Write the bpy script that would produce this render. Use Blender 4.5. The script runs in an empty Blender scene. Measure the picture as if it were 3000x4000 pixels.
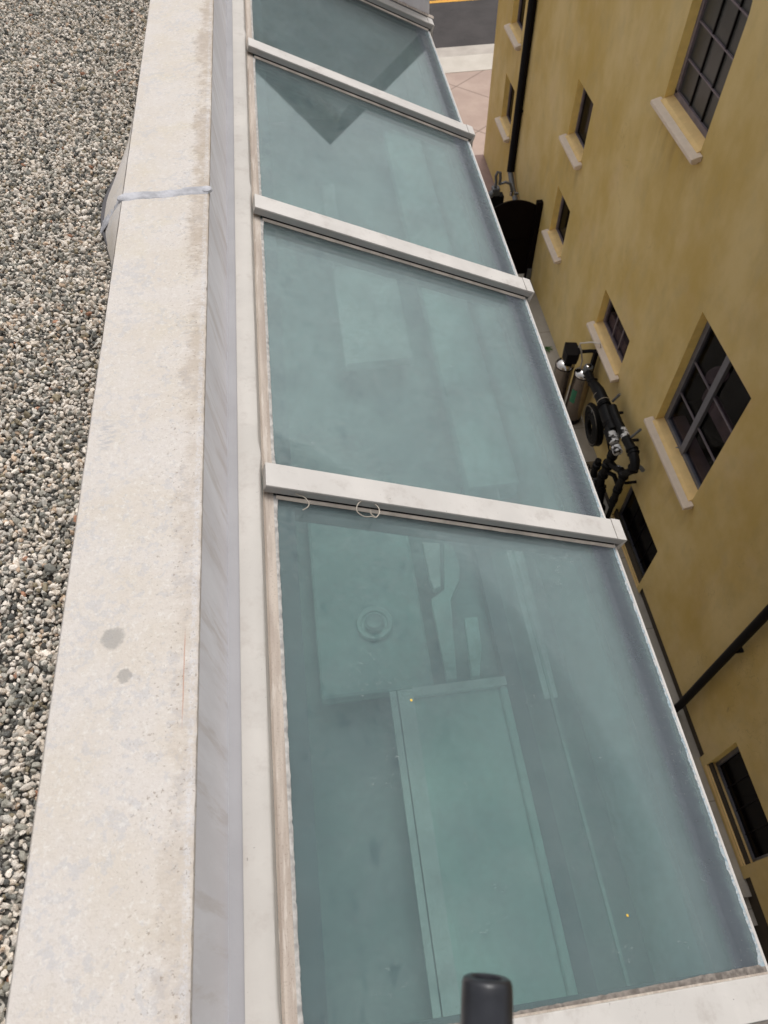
import bpy, bmesh, math, random
import numpy as np
from mathutils import Vector, Matrix, noise as mnoise
random.seed(7); rng = np.random.default_rng(11)
SC = bpy.context.scene; COL = SC.collection
R = math.radians
# ------------------------------------------------------------------ camera, sky, sun, exposure
RM = [[0.9920477, -0.1241852, -0.0204773], [-0.1140682, -0.8183457, -0.5632928], [0.0531951, 0.5611492, -0.8260036]]
cam_d = bpy.data.cameras.new('camera'); cam = bpy.data.objects.new('camera', cam_d); COL.objects.link(cam)
cam.matrix_world = Matrix(((RM[0][0], -RM[1][0], -RM[2][0], 0), (RM[0][1], -RM[1][1], -RM[2][1], 0),
                           (RM[0][2], -RM[1][2], -RM[2][2], 0), (0, 0, 0, 1)))
cam_d.sensor_fit = 'HORIZONTAL'; cam_d.sensor_width = 36.0; cam_d.lens = 2797.66 / 3000 * 36
cam_d.clip_start = 0.05; cam_d.clip_end = 500
cam_d.dof.use_dof = True; cam_d.dof.focus_distance = 2.1; cam_d.dof.aperture_fstop = 9.0
SC.camera = cam
W = bpy.data.worlds.new("World"); SC.world = W; W.use_nodes = True
wn = W.node_tree; bg = wn.nodes['Background']
sky = wn.nodes.new('ShaderNodeTexSky'); sky.sky_type = 'NISHITA'; sky.sun_disc = False
SUN_EL, SUN_AZ = R(62), R(18)      # azimuth from +Y towards +X
sky.sun_elevation = SUN_EL; sky.sun_rotation = SUN_AZ
sky.dust_density = 4.0; sky.air_density = 1.0
hs = wn.nodes.new('ShaderNodeHueSaturation'); hs.inputs['Saturation'].default_value = 0.10
wn.links.new(sky.outputs[0], hs.inputs['Color']); wn.links.new(hs.outputs[0], bg.inputs[0])
bg.inputs[1].default_value = 0.15
sd = bpy.data.lights.new('sun', 'SUN'); sd.energy = 1.3; sd.angle = R(24); sd.color = (1.0, 0.97, 0.93)
so = bpy.data.objects.new('sun', sd); COL.objects.link(so)
dv = Vector((math.sin(SUN_AZ) * math.cos(SUN_EL), math.cos(SUN_AZ) * math.cos(SUN_EL), math.sin(SUN_EL)))
so.rotation_euler = dv.to_track_quat('Z', 'Y').to_euler(); so.location = (0, 0, 30)
SC.view_settings.view_transform = 'Standard'; SC.view_settings.look = 'None'
SC.view_settings.gamma = 1.0; SC.view_settings.use_curve_mapping = False
SC.view_settings.exposure = 0.0
SC.render.engine = 'CYCLES'
SC.cycles.transparent_max_bounces = 16; SC.cycles.max_bounces = 8; SC.cycles.diffuse_bounces = 5
SC.cycles.sample_clamp_indirect = 4.0

# ------------------------------------------------------------------ node helpers
class NT:
    def __init__(s, name):
        s.m = bpy.data.materials.new(name); s.m.use_nodes = True
        s.t = s.m.node_tree; s.t.nodes.clear()
        s.out = s.n('OutputMaterial')
        s.pos = s.n('NewGeometry').outputs['Position']
    def n(s, typ, **kw):
        nd = s.t.nodes.new('ShaderNode' + typ)
        for k, v in kw.items(): setattr(nd, k, v)
        return nd
    def put(s, sock, v):
        if hasattr(v, 'is_linked') or isinstance(v, bpy.types.NodeSocket): s.t.links.new(v, sock)
        elif isinstance(v, (tuple, list)) and len(v) == 3 and sock.type == 'RGBA': sock.default_value = (*v, 1)
        else: sock.default_value = v
    def math(s, op, a, b=0.0, c=None, clamp=False):
        nd = s.n('Math', operation=op, use_clamp=clamp); s.put(nd.inputs[0], a); s.put(nd.inputs[1], b)
        if c is not None: s.put(nd.inputs[2], c)
        return nd.outputs[0]
    def vscale(s, v, sc, off=(0, 0, 0), rot=(0, 0, 0)):
        nd = s.n('Mapping'); s.put(nd.inputs[0], v); nd.inputs['Scale'].default_value = sc
        nd.inputs['Location'].default_value = off; nd.inputs['Rotation'].default_value = rot
        return nd.outputs[0]
    def noise(s, scale, detail=4, rough=.55, v=None, dist=0.0):
        nd = s.n('TexNoise'); s.put(nd.inputs['Vector'], v if v is not None else s.pos)
        nd.inputs['Scale'].default_value = scale; nd.inputs['Detail'].default_value = detail
        nd.inputs['Roughness'].default_value = rough; nd.inputs['Distortion'].default_value = dist
        return nd.outputs['Fac']
    def ramp(s, f, lo, hi, a=0.0, b=1.0):
        nd = s.n('MapRange', interpolation_type='SMOOTHSTEP', clamp=True)
        s.put(nd.inputs[0], f); nd.inputs[1].default_value = lo; nd.inputs[2].default_value = hi
        nd.inputs[3].default_value = a; nd.inputs[4].default_value = b
        return nd.outputs[0]
    def mix(s, f, a, b, mode='MIX'):
        nd = s.n('Mix', data_type='RGBA', blend_type=mode); nd.clamp_factor = True
        s.put(nd.inputs[0], f); s.put(nd.inputs[6], a); s.put(nd.inputs[7], b)
        return nd.outputs[2]
    def sep(s, v=None):
        nd = s.n('SeparateXYZ'); s.put(nd.inputs[0], v if v is not None else s.pos); return nd.outputs
    def dist(s, p, sc=(1, 1, 1)):
        a = s.n('VectorMath', operation='SUBTRACT'); s.put(a.inputs[0], s.pos); a.inputs[1].default_value = p
        b = s.n('VectorMath', operation='MULTIPLY'); s.put(b.inputs[0], a.outputs[0]); b.inputs[1].default_value = sc
        c = s.n('VectorMath', operation='LENGTH'); s.put(c.inputs[0], b.outputs[0]); return c.outputs['Value']
    def bump(s, h, strength=.3, dist=.01):
        nd = s.n('Bump'); nd.inputs['Strength'].default_value = strength; nd.inputs['Distance'].default_value = dist
        s.put(nd.inputs['Height'], h); return nd.outputs[0]
    def pbsdf(s, col, rough=.6, metal=0.0, normal=None, spec=.5, out=True):
        p = s.n('BsdfPrincipled'); s.put(p.inputs['Base Color'], col); s.put(p.inputs['Roughness'], rough)
        s.put(p.inputs['Metallic'], metal); p.inputs['Specular IOR Level'].default_value = spec
        if normal is not None: s.put(p.inputs['Normal'], normal)
        if out: s.put(s.out.inputs[0], p.outputs[0])
        return p.outputs[0]

def simple(name, col, rough=.6, metal=0.0, var=.12, scale=8, bscale=120, bstr=.15, bdist=.002, spec=.5):
    t = NT(name); f = t.noise(scale, 5)
    c = t.mix(t.ramp(f, .3, .7), tuple(x * (1 - var) for x in col), tuple(min(1, x * (1 + var)) for x in col))
    g = t.noise(bscale, 3)
    t.pbsdf(c, rough, metal, t.bump(g, bstr, bdist), spec); return t.m

# ------------------------------------------------------------------ materials
def m_coping():
    t = NT('painted_cap'); x, y, z = t.sep()
    base = t.mix(t.ramp(t.noise(7, 5), .35, .65), (.60, .54, .48), (.62, .57, .53))
    yel = t.ramp(t.noise(11, 4, .6), .5, .72)
    base = t.mix(t.math('MULTIPLY', yel, t.ramp(y, .4, 2.0, .15, .5)), base, (.60, .53, .415))
    pn = t.noise(44, 6, .68, dist=.25)
    pn2 = t.noise(9, 3)
    patch = t.ramp(t.math('ADD', t.math('MULTIPLY', pn, .7), t.math('MULTIPLY', pn2, .3)), .525, .575)
    base = t.mix(t.math('MULTIPLY', patch, .5), base, (.49, .48, .495))
    base = t.mix(t.ramp(t.noise(130, 4, .7), .5, .68, 0, .45), base, (.50, .45, .40))
    base = t.mix(t.ramp(t.noise(95, 4, .7, v=t.vscale(t.pos, (1, 1, 1), off=(3, 3, 3))), .52, .68, 0, .6), base, (.70, .665, .625))
    # brown lichen along the inner edge, in tufts
    st = t.noise(1, 5, .7, v=t.vscale(t.pos, (40, 160, 40)))
    big = t.noise(1, 3, .6, v=t.vscale(t.pos, (.01, 2.6, 0), off=(0, 1.3, 0)))
    edge = t.math('ADD', t.ramp(x, -.43, -.325), t.math('MULTIPLY', big, 1.1))
    edge = t.math('ADD', edge, t.math('MULTIPLY', t.math('SUBTRACT', t.noise(22, 4, .65), .35), 1.3))
    edge = t.math('ADD', edge, t.math('MULTIPLY', st, .9))
    lich = t.ramp(edge, 1.86, 2.35)
    far = t.ramp(y, .5, 2.2, .45, 1.0)
    base = t.mix(t.math('MULTIPLY', t.math('MULTIPLY', lich, far), .62), base, (.37, .29, .22))
    # chalky lip
    lip = t.math('MULTIPLY', t.ramp(x, -.3225, -.3165), t.ramp(x, -.306, -.311))
    base = t.mix(t.math('MULTIPLY', lip, t.ramp(t.noise(150, 4, .7), .42, .6, 0, .45)), base, (.64, .64, .67))
    # freckles
    fr = t.ramp(t.noise(150, 3, .6), .62, .69)
    zone = t.ramp(x, -.47, -.34, .12, 1.0)
    base = t.mix(t.math('MULTIPLY', fr, t.math('MULTIPLY', zone, .75)), base, (.30, .245, .20))
    # two old grey rings
    dn = t.math('MULTIPLY', t.noise(90, 4), .02)
    for p, r0 in (((-.467, .631, -1.25), .0265), ((-.438, .553, -1.25), .0155)):
        d = t.math('ADD', t.dist(p), t.math('SUBTRACT', dn, .01))
        base = t.mix(t.math('MULTIPLY', t.ramp(d, r0 * .55, r0), -1.0) if 0 else t.math('SUBTRACT', .74, t.math('MULTIPLY', t.ramp(d, r0 * .62, r0), .74)),
                     base, (.335, .315, .295))
    # scuff
    d = t.dist((-.525, 1.15, -1.25), (1.6, .75, 1))
    sc = t.math('MULTIPLY', t.math('SUBTRACT', 1, t.ramp(d, .02, .045)), t.ramp(t.noise(1, 4, .7, v=t.vscale(t.pos, (30, 110, 1), rot=(0, 0, .5))), .44, .56))
    base = t.mix(t.math('MULTIPLY', sc, .7), base, (.42, .41, .42))
    # rust thread
    rx = t.math('ABSOLUTE', t.math('SUBTRACT', x, t.math('ADD', -.3305, t.math('MULTIPLY', t.noise(30, 2), .002))))
    ru = t.math('MULTIPLY', t.math('SUBTRACT', 1, t.ramp(rx, .0006, .0014)), t.math('MULTIPLY', t.ramp(y, .42, .50), t.ramp(y, .64, .60)))
    base = t.mix(t.math('MULTIPLY', ru, .8), base, (.47, .27, .20))
    h = t.math('ADD', t.noise(210, 4, .6), t.math('MULTIPLY', t.noise(28, 4), 1.2))
    t.pbsdf(base, .78, 0, t.bump(h, .45, .0022), .3); return t.m
def m_lilac():
    t = NT('lilac_stucco'); x, y, z = t.sep()
    s = t.noise(1, 6, .65, v=t.vscale(t.pos, (6, 5, 1.3), rot=(R(38), 0, 0)))
    b = t.mix(t.ramp(s, .35, .68), (.68, .655, .68), (.80, .785, .82))
    w = t.ramp(t.noise(1, 5, .7, v=t.vscale(t.pos, (20, 18, 2.2), rot=(R(34), 0, 0))), .50, .66)
    b = t.mix(t.math('MULTIPLY', w, .5), b, (.54, .48, .45))
    wh = t.ramp(t.noise(1, 5, .7, v=t.vscale(t.pos, (20, 16, 2.5), rot=(R(30), 0, 0), off=(3, 0, 1))), .58, .66)
    b = t.mix(t.math('MULTIPLY', wh, .45), b, (.80, .79, .82))
    t.pbsdf(b, .7, 0, t.bump(t.noise(60, 5), .25, .002), .35); return t.m
def m_frame(name='white_frame', col=(.61, .575, .54), dirty=.6):
    t = NT(name)
    b = t.mix(t.ramp(t.noise(5, 5), .35, .7), tuple(c * .93 for c in col), tuple(c * 1.05 for c in col))
    g = t.ramp(t.noise(14, 6, .68), .50, .72)
    b = t.mix(t.math('MULTIPLY', g, dirty), b, (.42, .375, .34))
    sp = t.ramp(t.noise(75, 3, .6), .70, .76)
    b = t.mix(t.math('MULTIPLY', sp, .8), b, (.20, .18, .16))
    cr = t.ramp(t.math('ABSOLUTE', t.math('SUBTRACT', t.noise(17, 5, .6, dist=.5), .5)), 0, .006)
    b = t.mix(t.math('MULTIPLY', t.math('SUBTRACT', 1, cr), t.ramp(t.noise(6, 2), .55, .65, 0, .35)), b, (.33, .30, .28))
    t.pbsdf(b, .55, 0, t.bump(t.noise(90, 4), .22, .0014), .4); return t.m
def m_gasket():
    t = NT('grimy_gasket')
    b = t.mix(t.ramp(t.noise(1, 5, .6, v=t.vscale(t.pos, (40, 3, 40))), .35, .65), (.56, .485, .42), (.42, .35, .30))
    sp = t.ramp(t.noise(330, 3, .6), .58, .66)
    b = t.mix(t.math('MULTIPLY', sp, .45), b, (.20, .155, .12))
    wh = t.ramp(t.noise(1, 4, .6, v=t.vscale(t.pos, (90, 9, 90))), .56, .64)
    b = t.mix(t.math('MULTIPLY', wh, .5), b, (.66, .60, .54))
    t.pbsdf(b, .8, 0, t.bump(t.noise(200, 3), .5, .0015), .2); return t.m
def m_sealant():
    t = NT('old_sealant')
    b = t.mix(t.ramp(t.noise(60, 5, .7), .4, .6), (.50, .49, .48), (.33, .41, .45))
    b = t.mix(t.ramp(t.noise(140, 4, .7), .50, .60, 0, .7), b, (.20, .26, .30))
    t.pbsdf(b, .8, 0, t.bump(t.noise(150, 4), .6, .002), .2); return t.m
def m_glass():
    t = NT('dusty_skylight_glass'); x, y, z = t.sep()
    tr = t.n('BsdfTransparent'); tr.inputs[0].default_value = (.86, .965, .942, 1)
    cl = t.ramp(t.noise(3.2, 5, .6), .3, .7)
    film = t.mix(cl, (.175, .215, .230), (.22, .265, .27))
    ln = t.noise(1, 6, .7, v=t.vscale(t.pos, (30, 210, 30), rot=(0, 0, .12)))
    film = t.mix(t.ramp(ln, .45, .75, 0, .35), film, (.13, .155, .17))
    mot = t.noise(1, 6, .72, v=t.vscale(t.pos, (40, 120, 40), rot=(0, 0, .2)))
    dirty = t.math('MULTIPLY', t.ramp(y, .35, 1.5, .16, 1.0), t.ramp(t.noise(3.5, 4, .6, v=t.vscale(t.pos, (1, 1, 1), off=(9, 2, 5))), .38, .6, .35, 1.0))
    film = t.mix(t.math('MULTIPLY', t.ramp(mot, .38, .64, .0, .6), dirty), film, (.32, .35, .35))
    film = t.mix(t.math('MULTIPLY', t.ramp(t.noise(1, 5, .7, v=t.vscale(t.pos, (45, 110, 50), off=(5, 1, 0))), .46, .66, 0, .65), dirty), film, (.10, .125, .145))
    spots = t.ramp(t.noise(1, 3, .5, v=t.vscale(t.pos, (24, 13, 24), off=(2, 7, 0))), .60, .68)
    film = t.mix(t.math('MULTIPLY', spots, t.ramp(x, .35, .0, 0, .55)), film, (.10, .125, .15))
    ud = t.math('ADD', x, t.math('MULTIPLY', t.math('SUBTRACT', t.noise(1, 4, .7, v=t.vscale(t.pos, (10, 60, 10))), .5), .028))
    tide = t.math('MULTIPLY', t.ramp(ud, .755, .785), t.ramp(ud, .853, .832))
    film = t.mix(t.math('MULTIPLY', tide, .85), film, (.13, .138, .165))
    halo = t.math('MULTIPLY', t.ramp(ud, .828, .850), .6)
    film = t.mix(halo, film, (.27, .32, .345))
    # pale scratches and lint
    v1 = t.vscale(t.pos, (60, 260, 60), rot=(0, 0, .35))
    v2 = t.vscale(t.pos, (190, 70, 130), rot=(0, 0, .5))
    lint = t.math('MAXIMUM', t.ramp(t.noise(1, 3, .7, v=v1), .60, .68), t.ramp(t.noise(1, 3, .7, v=v2), .62, .69))
    lint = t.math('MULTIPLY', lint, t.ramp(t.noise(7, 6, .75), .45, .68))
    film = t.mix(t.math('MULTIPLY', lint, .60), film, (.46, .50, .48))
    dot = t.ramp(t.noise(260, 1, .5), .79, .81)
    film = t.mix(dot, film, (.75, .75, .72))
    df = t.n('BsdfDiffuse'); t.put(df.inputs[0], film)
    tl = t.n('BsdfTranslucent'); t.put(tl.inputs[0], (.25, .38, .38))
    m0 = t.n('MixShader'); m0.inputs[0].default_value = .16
    t.put(m0.inputs[1], df.outputs[0]); t.put(m0.inputs[2], tl.outputs[0])
    m1 = t.n('MixShader')
    fac = t.math('ADD', t.math('MULTIPLY', t.math('MULTIPLY', t.math('SUBTRACT', mot, .5), .35), dirty), t.math('ADD', t.ramp(t.noise(6, 5, .65), .35, .68, .33, .45), t.math('ADD', t.math('MULTIPLY', lint, .15), t.math('MULTIPLY', t.math('MAXIMUM', tide, halo), .30))), clamp=True)
    t.put(m1.inputs[0], fac); t.put(m1.inputs[1], tr.outputs[0]); t.put(m1.inputs[2], m0.outputs[0])
    gl = t.n('BsdfGlossy'); gl.inputs['Color'].default_value = (1, 1, 1, 1)
    t.put(gl.inputs['Roughness'], .02)
    fr = t.n('Fresnel'); fr.inputs[0].default_value = 1.42
    t.put(fr.inputs['Normal'], t.bump(t.noise(1, 4, .6, v=t.vscale(t.pos, (8, 60, 8))), .1, .001))
    m2 = t.n('MixShader'); t.put(m2.inputs[0], t.math('MULTIPLY', fr.outputs[0], .62))
    t.put(m2.inputs[1], m1.outputs[0]); t.put(m2.inputs[2], gl.outputs[0])
    t.put(t.out.inputs[0], m2.outputs[0]); return t.m
def m_yellow(name, k=1.0, mus=1.0):
    t = NT(name)
    big = t.noise(1, 5, .6, v=t.vscale(t.pos, (.5, .8, .6)))
    b = t.mix(t.ramp(big, .32, .68), (.46 * k, .325 * k, .105 * k), (.575 * k, .445 * k, .215 * k))
    md = t.noise(1, 6, .65, v=t.vscale(t.pos, (2, 2.3, 1.7)), dist=.25)
    b = t.mix(t.ramp(md, .48, .72, 0, .6 * mus), b, (.38 * k, .31 * k, .165 * k))
    pk = t.ramp(t.noise(1, 5, .6, v=t.vscale(t.pos, (1.3, 1.3, 1.1), off=(7, 2, 4))), .52, .72, 0, .45 * mus)
    b = t.mix(pk, b, (.56 * k, .42 * k, .26 * k))
    dr = t.ramp(t.noise(1, 5, .6, v=t.vscale(t.pos, (3, 2.6, .6), off=(1, 5, 4))), .56, .72, 0, .2 * mus)
    b = t.mix(dr, b, (.30 * k, .235 * k, .115 * k))
    x, y, z = t.sep()
    for (y0, y1, z0, L) in ((7.95, 9.4, -4.97, .9), (5.1, 6.8, -8.38, .8), (8.06, 9.5, -8.86, .5), (11.6, 12.6, -7.13, .6), (11.6, 12.6, -9.09, .6), (16.2, 17.2, -7.1, .5)):
        m = t.math('MULTIPLY', t.ramp(y, y0 - .05, y0 + .15), t.ramp(y, y1 + .05, y1 - .15))
        m = t.math('MULTIPLY', m, t.math('MULTIPLY', t.ramp(z, z0 + .02, z0 - .04), t.ramp(z, z0 - L, z0 - .05)))
        m = t.math('MULTIPLY', m, t.ramp(t.noise(1, 4, .6, v=t.vscale(t.pos, (5, 5, .8))), .42, .66))
        b = t.mix(t.math('MULTIPLY', m, .45), b, (.27 * k, .195 * k, .09 * k))
    ck = t.ramp(t.math('ABSOLUTE', t.math('SUBTRACT', t.noise(.55, 6, .6, dist=.4), .5)), 0, .0016)
    b = t.mix(t.math('MULTIPLY', t.math('SUBTRACT', 1, ck), t.ramp(t.noise(.5, 2), .52, .62, 0, .5)), b, (.20 * k, .14 * k, .07 * k))
    b = t.mix(t.ramp(t.noise(160, 2), .35, .7, 0, .22), b, (.27 * k, .20 * k, .09 * k))
    h = t.math('ADD', t.noise(60, 5, .6), t.math('MULTIPLY', t.noise(5, 4), 1.2))
    t.pbsdf(b, .88, 0, t.bump(h, .45, .006), .2); return t.m
def m_concrete(name, c1, c2, joints=None, sc=3):
    t = NT(name); x, y, z = t.sep()
    b = t.mix(t.ramp(t.noise(sc, 6, .6), .3, .7), c1, c2)
    b = t.mix(t.ramp(t.noise(40, 3), .55, .75, 0, .25), b, tuple(c * .6 for c in c1))
    if joints:
        for (ax, ay, off, per, w) in joints:      # grooves: lines a*x + b*y = off + n*per
            l = t.math('ADD', t.math('MULTIPLY', x, ax), t.math('MULTIPLY', y, ay))
            l = t.math('DIVIDE', t.math('SUBTRACT', l, off), per)
            l = t.math('ABSOLUTE', t.math('SUBTRACT', t.math('FRACT', t.math('ADD', l, 100.5)), .5))
            b = t.mix(t.ramp(l, w / per * .4, w / per, .55, 0), b, tuple(c * .35 for c in c1))
    t.pbsdf(b, .85, 0, t.bump(t.noise(50, 4), .3, .004), .25); return t.m
def m_asphalt():
    t = NT('asphalt'); b = t.mix(t.ramp(t.noise(1.2, 6, .6), .3, .7), (.062, .056, .056), (.082, .074, .073))
    cr = t.ramp(t.math('ABSOLUTE', t.math('SUBTRACT', t.noise(.9, 5, .6), .5)), 0, .004)
    b = t.mix(t.math('MULTIPLY', t.math('SUBTRACT', 1, cr), .5), b, (.03, .028, .028))
    b = t.mix(t.ramp(t.noise(90, 3), .5, .75, 0, .4), b, (.12, .11, .11))
    t.pbsdf(b, .9, 0, t.bump(t.noise(60, 4), .5, .006), .2); return t.m
def m_stone():
    t = NT('crushed_gravel')
    at = t.n('Attribute', attribute_name='stone'); c = at.outputs['Color']
    sp = t.ramp(t.noise(420, 4, .7), .5, .62, 0, .55)
    b = t.mix(sp, c, t.mix(1.0, c, (.35, .35, .34), 'MULTIPLY'))
    b = t.mix(t.ramp(t.noise(300, 3, .7, v=t.vscale(t.pos, (1, 1, 1), off=(4, 4, 4))), .58, .68, 0, .35), b, (.62, .59, .54))
    t.pbsdf(b, .85, 0, t.bump(t.noise(500, 3), .4, .001), .25); return t.m
def m_tape():
    t = NT('white_pipe_tape'); f = t.ramp(t.noise(1, 4, .65, v=t.vscale(t.pos, (14, 14, 14))), .44, .50)
    t.pbsdf(t.mix(f, (.02, .017, .017), (.62, .61, .61)), .75, 0, t.bump(t.noise(60, 3), .5, .004), .2); return t.m
def m_darkglass(col=(.0032, .0026, .003), rough=.12, spec=.05):
    t = NT('dark_window_glass'); b = t.mix(t.ramp(t.noise(3, 4), .4, .7), col, tuple(c * 1.6 for c in col))
    t.pbsdf(b, rough, 0, None, spec); return t.m
def m_clearpane():
    t = NT('window_glass'); tr = t.n('BsdfTransparent'); tr.inputs[0].default_value = (.72, .72, .74, 1)
    gl = t.n('BsdfGlossy'); gl.inputs['Roughness'].default_value = .03
    fr = t.n('Fresnel'); fr.inputs[0].default_value = 1.45
    m = t.n('MixShader'); t.put(m.inputs[0], t.math('MULTIPLY', fr.outputs[0], .05)); t.put(m.inputs[1], tr.outputs[0]); t.put(m.inputs[2], gl.outputs[0])
    t.put(t.out.inputs[0], m.outputs[0]); return t.m

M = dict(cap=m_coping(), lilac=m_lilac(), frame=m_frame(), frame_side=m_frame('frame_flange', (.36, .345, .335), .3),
         flash=m_frame('head_flashing', (.53, .495, .455), .65), gasket=m_gasket(), lip=simple('grey_sealant_lip', (.42, .40, .38), .85, var=.3, scale=60, bscale=200, bstr=.5), ledge=simple('grey_counterflashing', (.335, .325, .335), .6, var=.06, scale=6), grime=simple('brown_grey_silt', (.20, .175, .155), .9, var=.4, scale=60, bscale=200, bstr=.7), sealant=m_sealant(), glass=m_glass(),
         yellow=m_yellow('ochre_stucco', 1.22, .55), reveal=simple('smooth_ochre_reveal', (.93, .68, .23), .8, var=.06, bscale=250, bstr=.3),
         sillp=simple('ochre_cream_paint', (.80, .56, .25), .8, var=.06, bscale=250, bstr=.3),
         sill=simple('cast_stone', (.68, .565, .46), .85, var=.04, bscale=200, bstr=.35),
         walk=m_concrete('walkway_concrete', (.33, .30, .26), (.40, .365, .32), [(0, 1, 9.995, 1.367, .012)]),
         found=simple('dark_foundation', (.055, .042, .028), .9, bscale=60),
         pink=m_concrete('pink_paving', (.42, .315, .27), (.50, .385, .33), [(.70, .714, 19.20, 1.75, .03), (.64, -.768, -14.04, 2.1, .03)], 1.2),
         brown=m_concrete('brown_paving', (.235, .16, .14), (.285, .20, .175), None, 1.5),
         kerb=m_concrete('kerb_concrete', (.56, .51, .45), (.64, .59, .53), None, 1.5),
         gutter=m_concrete('gutter_concrete', (.44, .39, .35), (.54, .49, .44), None, 1.8),
         road=m_asphalt(), yline=simple('yellow_road_paint', (.72, .36, .04), .7),
         stone=m_stone(), deck=simple('gravel_bed', (.17, .16, .145), .95, var=.5, scale=90, bscale=200, bstr=1, bdist=.006),
         mauve=simple('mauve_frame_paint', (.17, .14, .16), .5, bstr=.05), slate=simple('slate_frame_paint', (.125, .125, .15), .45, bstr=.05),
         dark=m_darkglass(), clear=m_clearpane(), blind=simple('grey_blind', (.045, .046, .043), .35, var=.2, scale=2),
         black=simple('black_rubber', (.0045, .004, .0045), .5, bscale=60, bstr=.5, spec=.16),
         blackmet=simple('black_painted_steel', (.005, .004, .005), .5, bscale=30, bstr=.2, spec=.12),
         pole=simple('scuffed_black_plastic', (.020, .021, .026), .34, var=.25, scale=30, bscale=180, bstr=.25, bdist=.0006),
         gate=simple('dark_brown_metal', (.0045, .0022, .002), .7, bscale=30, spec=.08), chrome=simple('polished_steel', (.55, .52, .50), .12, 1.0, bstr=.02),
         steel=simple('brushed_tank_steel', (.27, .225, .19), .2, .9, bstr=.05), greym=simple('grey_cast_metal', (.14, .145, .155), .5, .3),
         white=m_tape(), green=simple('green_decal', (.02, .16, .08), .5),
         wire=simple('weathered_wire', (.42, .37, .31), .5, .3), grey=simple('bead_grey', (.44, .435, .46), .8, var=.2, scale=20, bscale=40, bstr=.9, bdist=.006),
         tar=simple('dark_sealant', (.09, .085, .09), .8, bscale=90, bstr=.6), leaf=simple('dry_leaf', (.36, .15, .09), .8),
         petal=simple('yellow_petal', (.80, .52, .07), .7), inner=simple('interior_plaster', (.80, .93, .90), .9, bstr=.05),
         ifloor=simple('interior_floor', (.44, .50, .51), .85, bstr=.05, scale=2), ibright=simple('interior_white', (.93, .93, .92), .8, bstr=.03),
         inner2=simple('interior_pale', (.64, .76, .74), .85, bstr=.03, scale=1.5, var=.12), panel=simple('interior_panel', (.62, .77, .735), .85, bstr=.03, scale=2.2, var=.14), shelf=simple('interior_shelf', (.53, .64, .63), .85, bstr=.03, scale=4, var=.16), creamb=simple('cream_bead', (.62, .54, .47), .75, var=.2, scale=14, bscale=160, bstr=.4), idark=simple('interior_grey', (.24, .25, .28), .85, bstr=.05), eave=simple('eave_channel', (.115, .11, .135), .8, var=.3, scale=20),
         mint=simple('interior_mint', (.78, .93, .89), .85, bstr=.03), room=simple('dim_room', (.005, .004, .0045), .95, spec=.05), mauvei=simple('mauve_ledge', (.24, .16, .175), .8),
         plant=simple('weed_green', (.05, .13, .035), .7), cream=simple('light_stucco', (.50, .47, .43), .9), city=simple('dark_facade', (.17, .17, .16), .85, var=.2, scale=.3))

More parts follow.
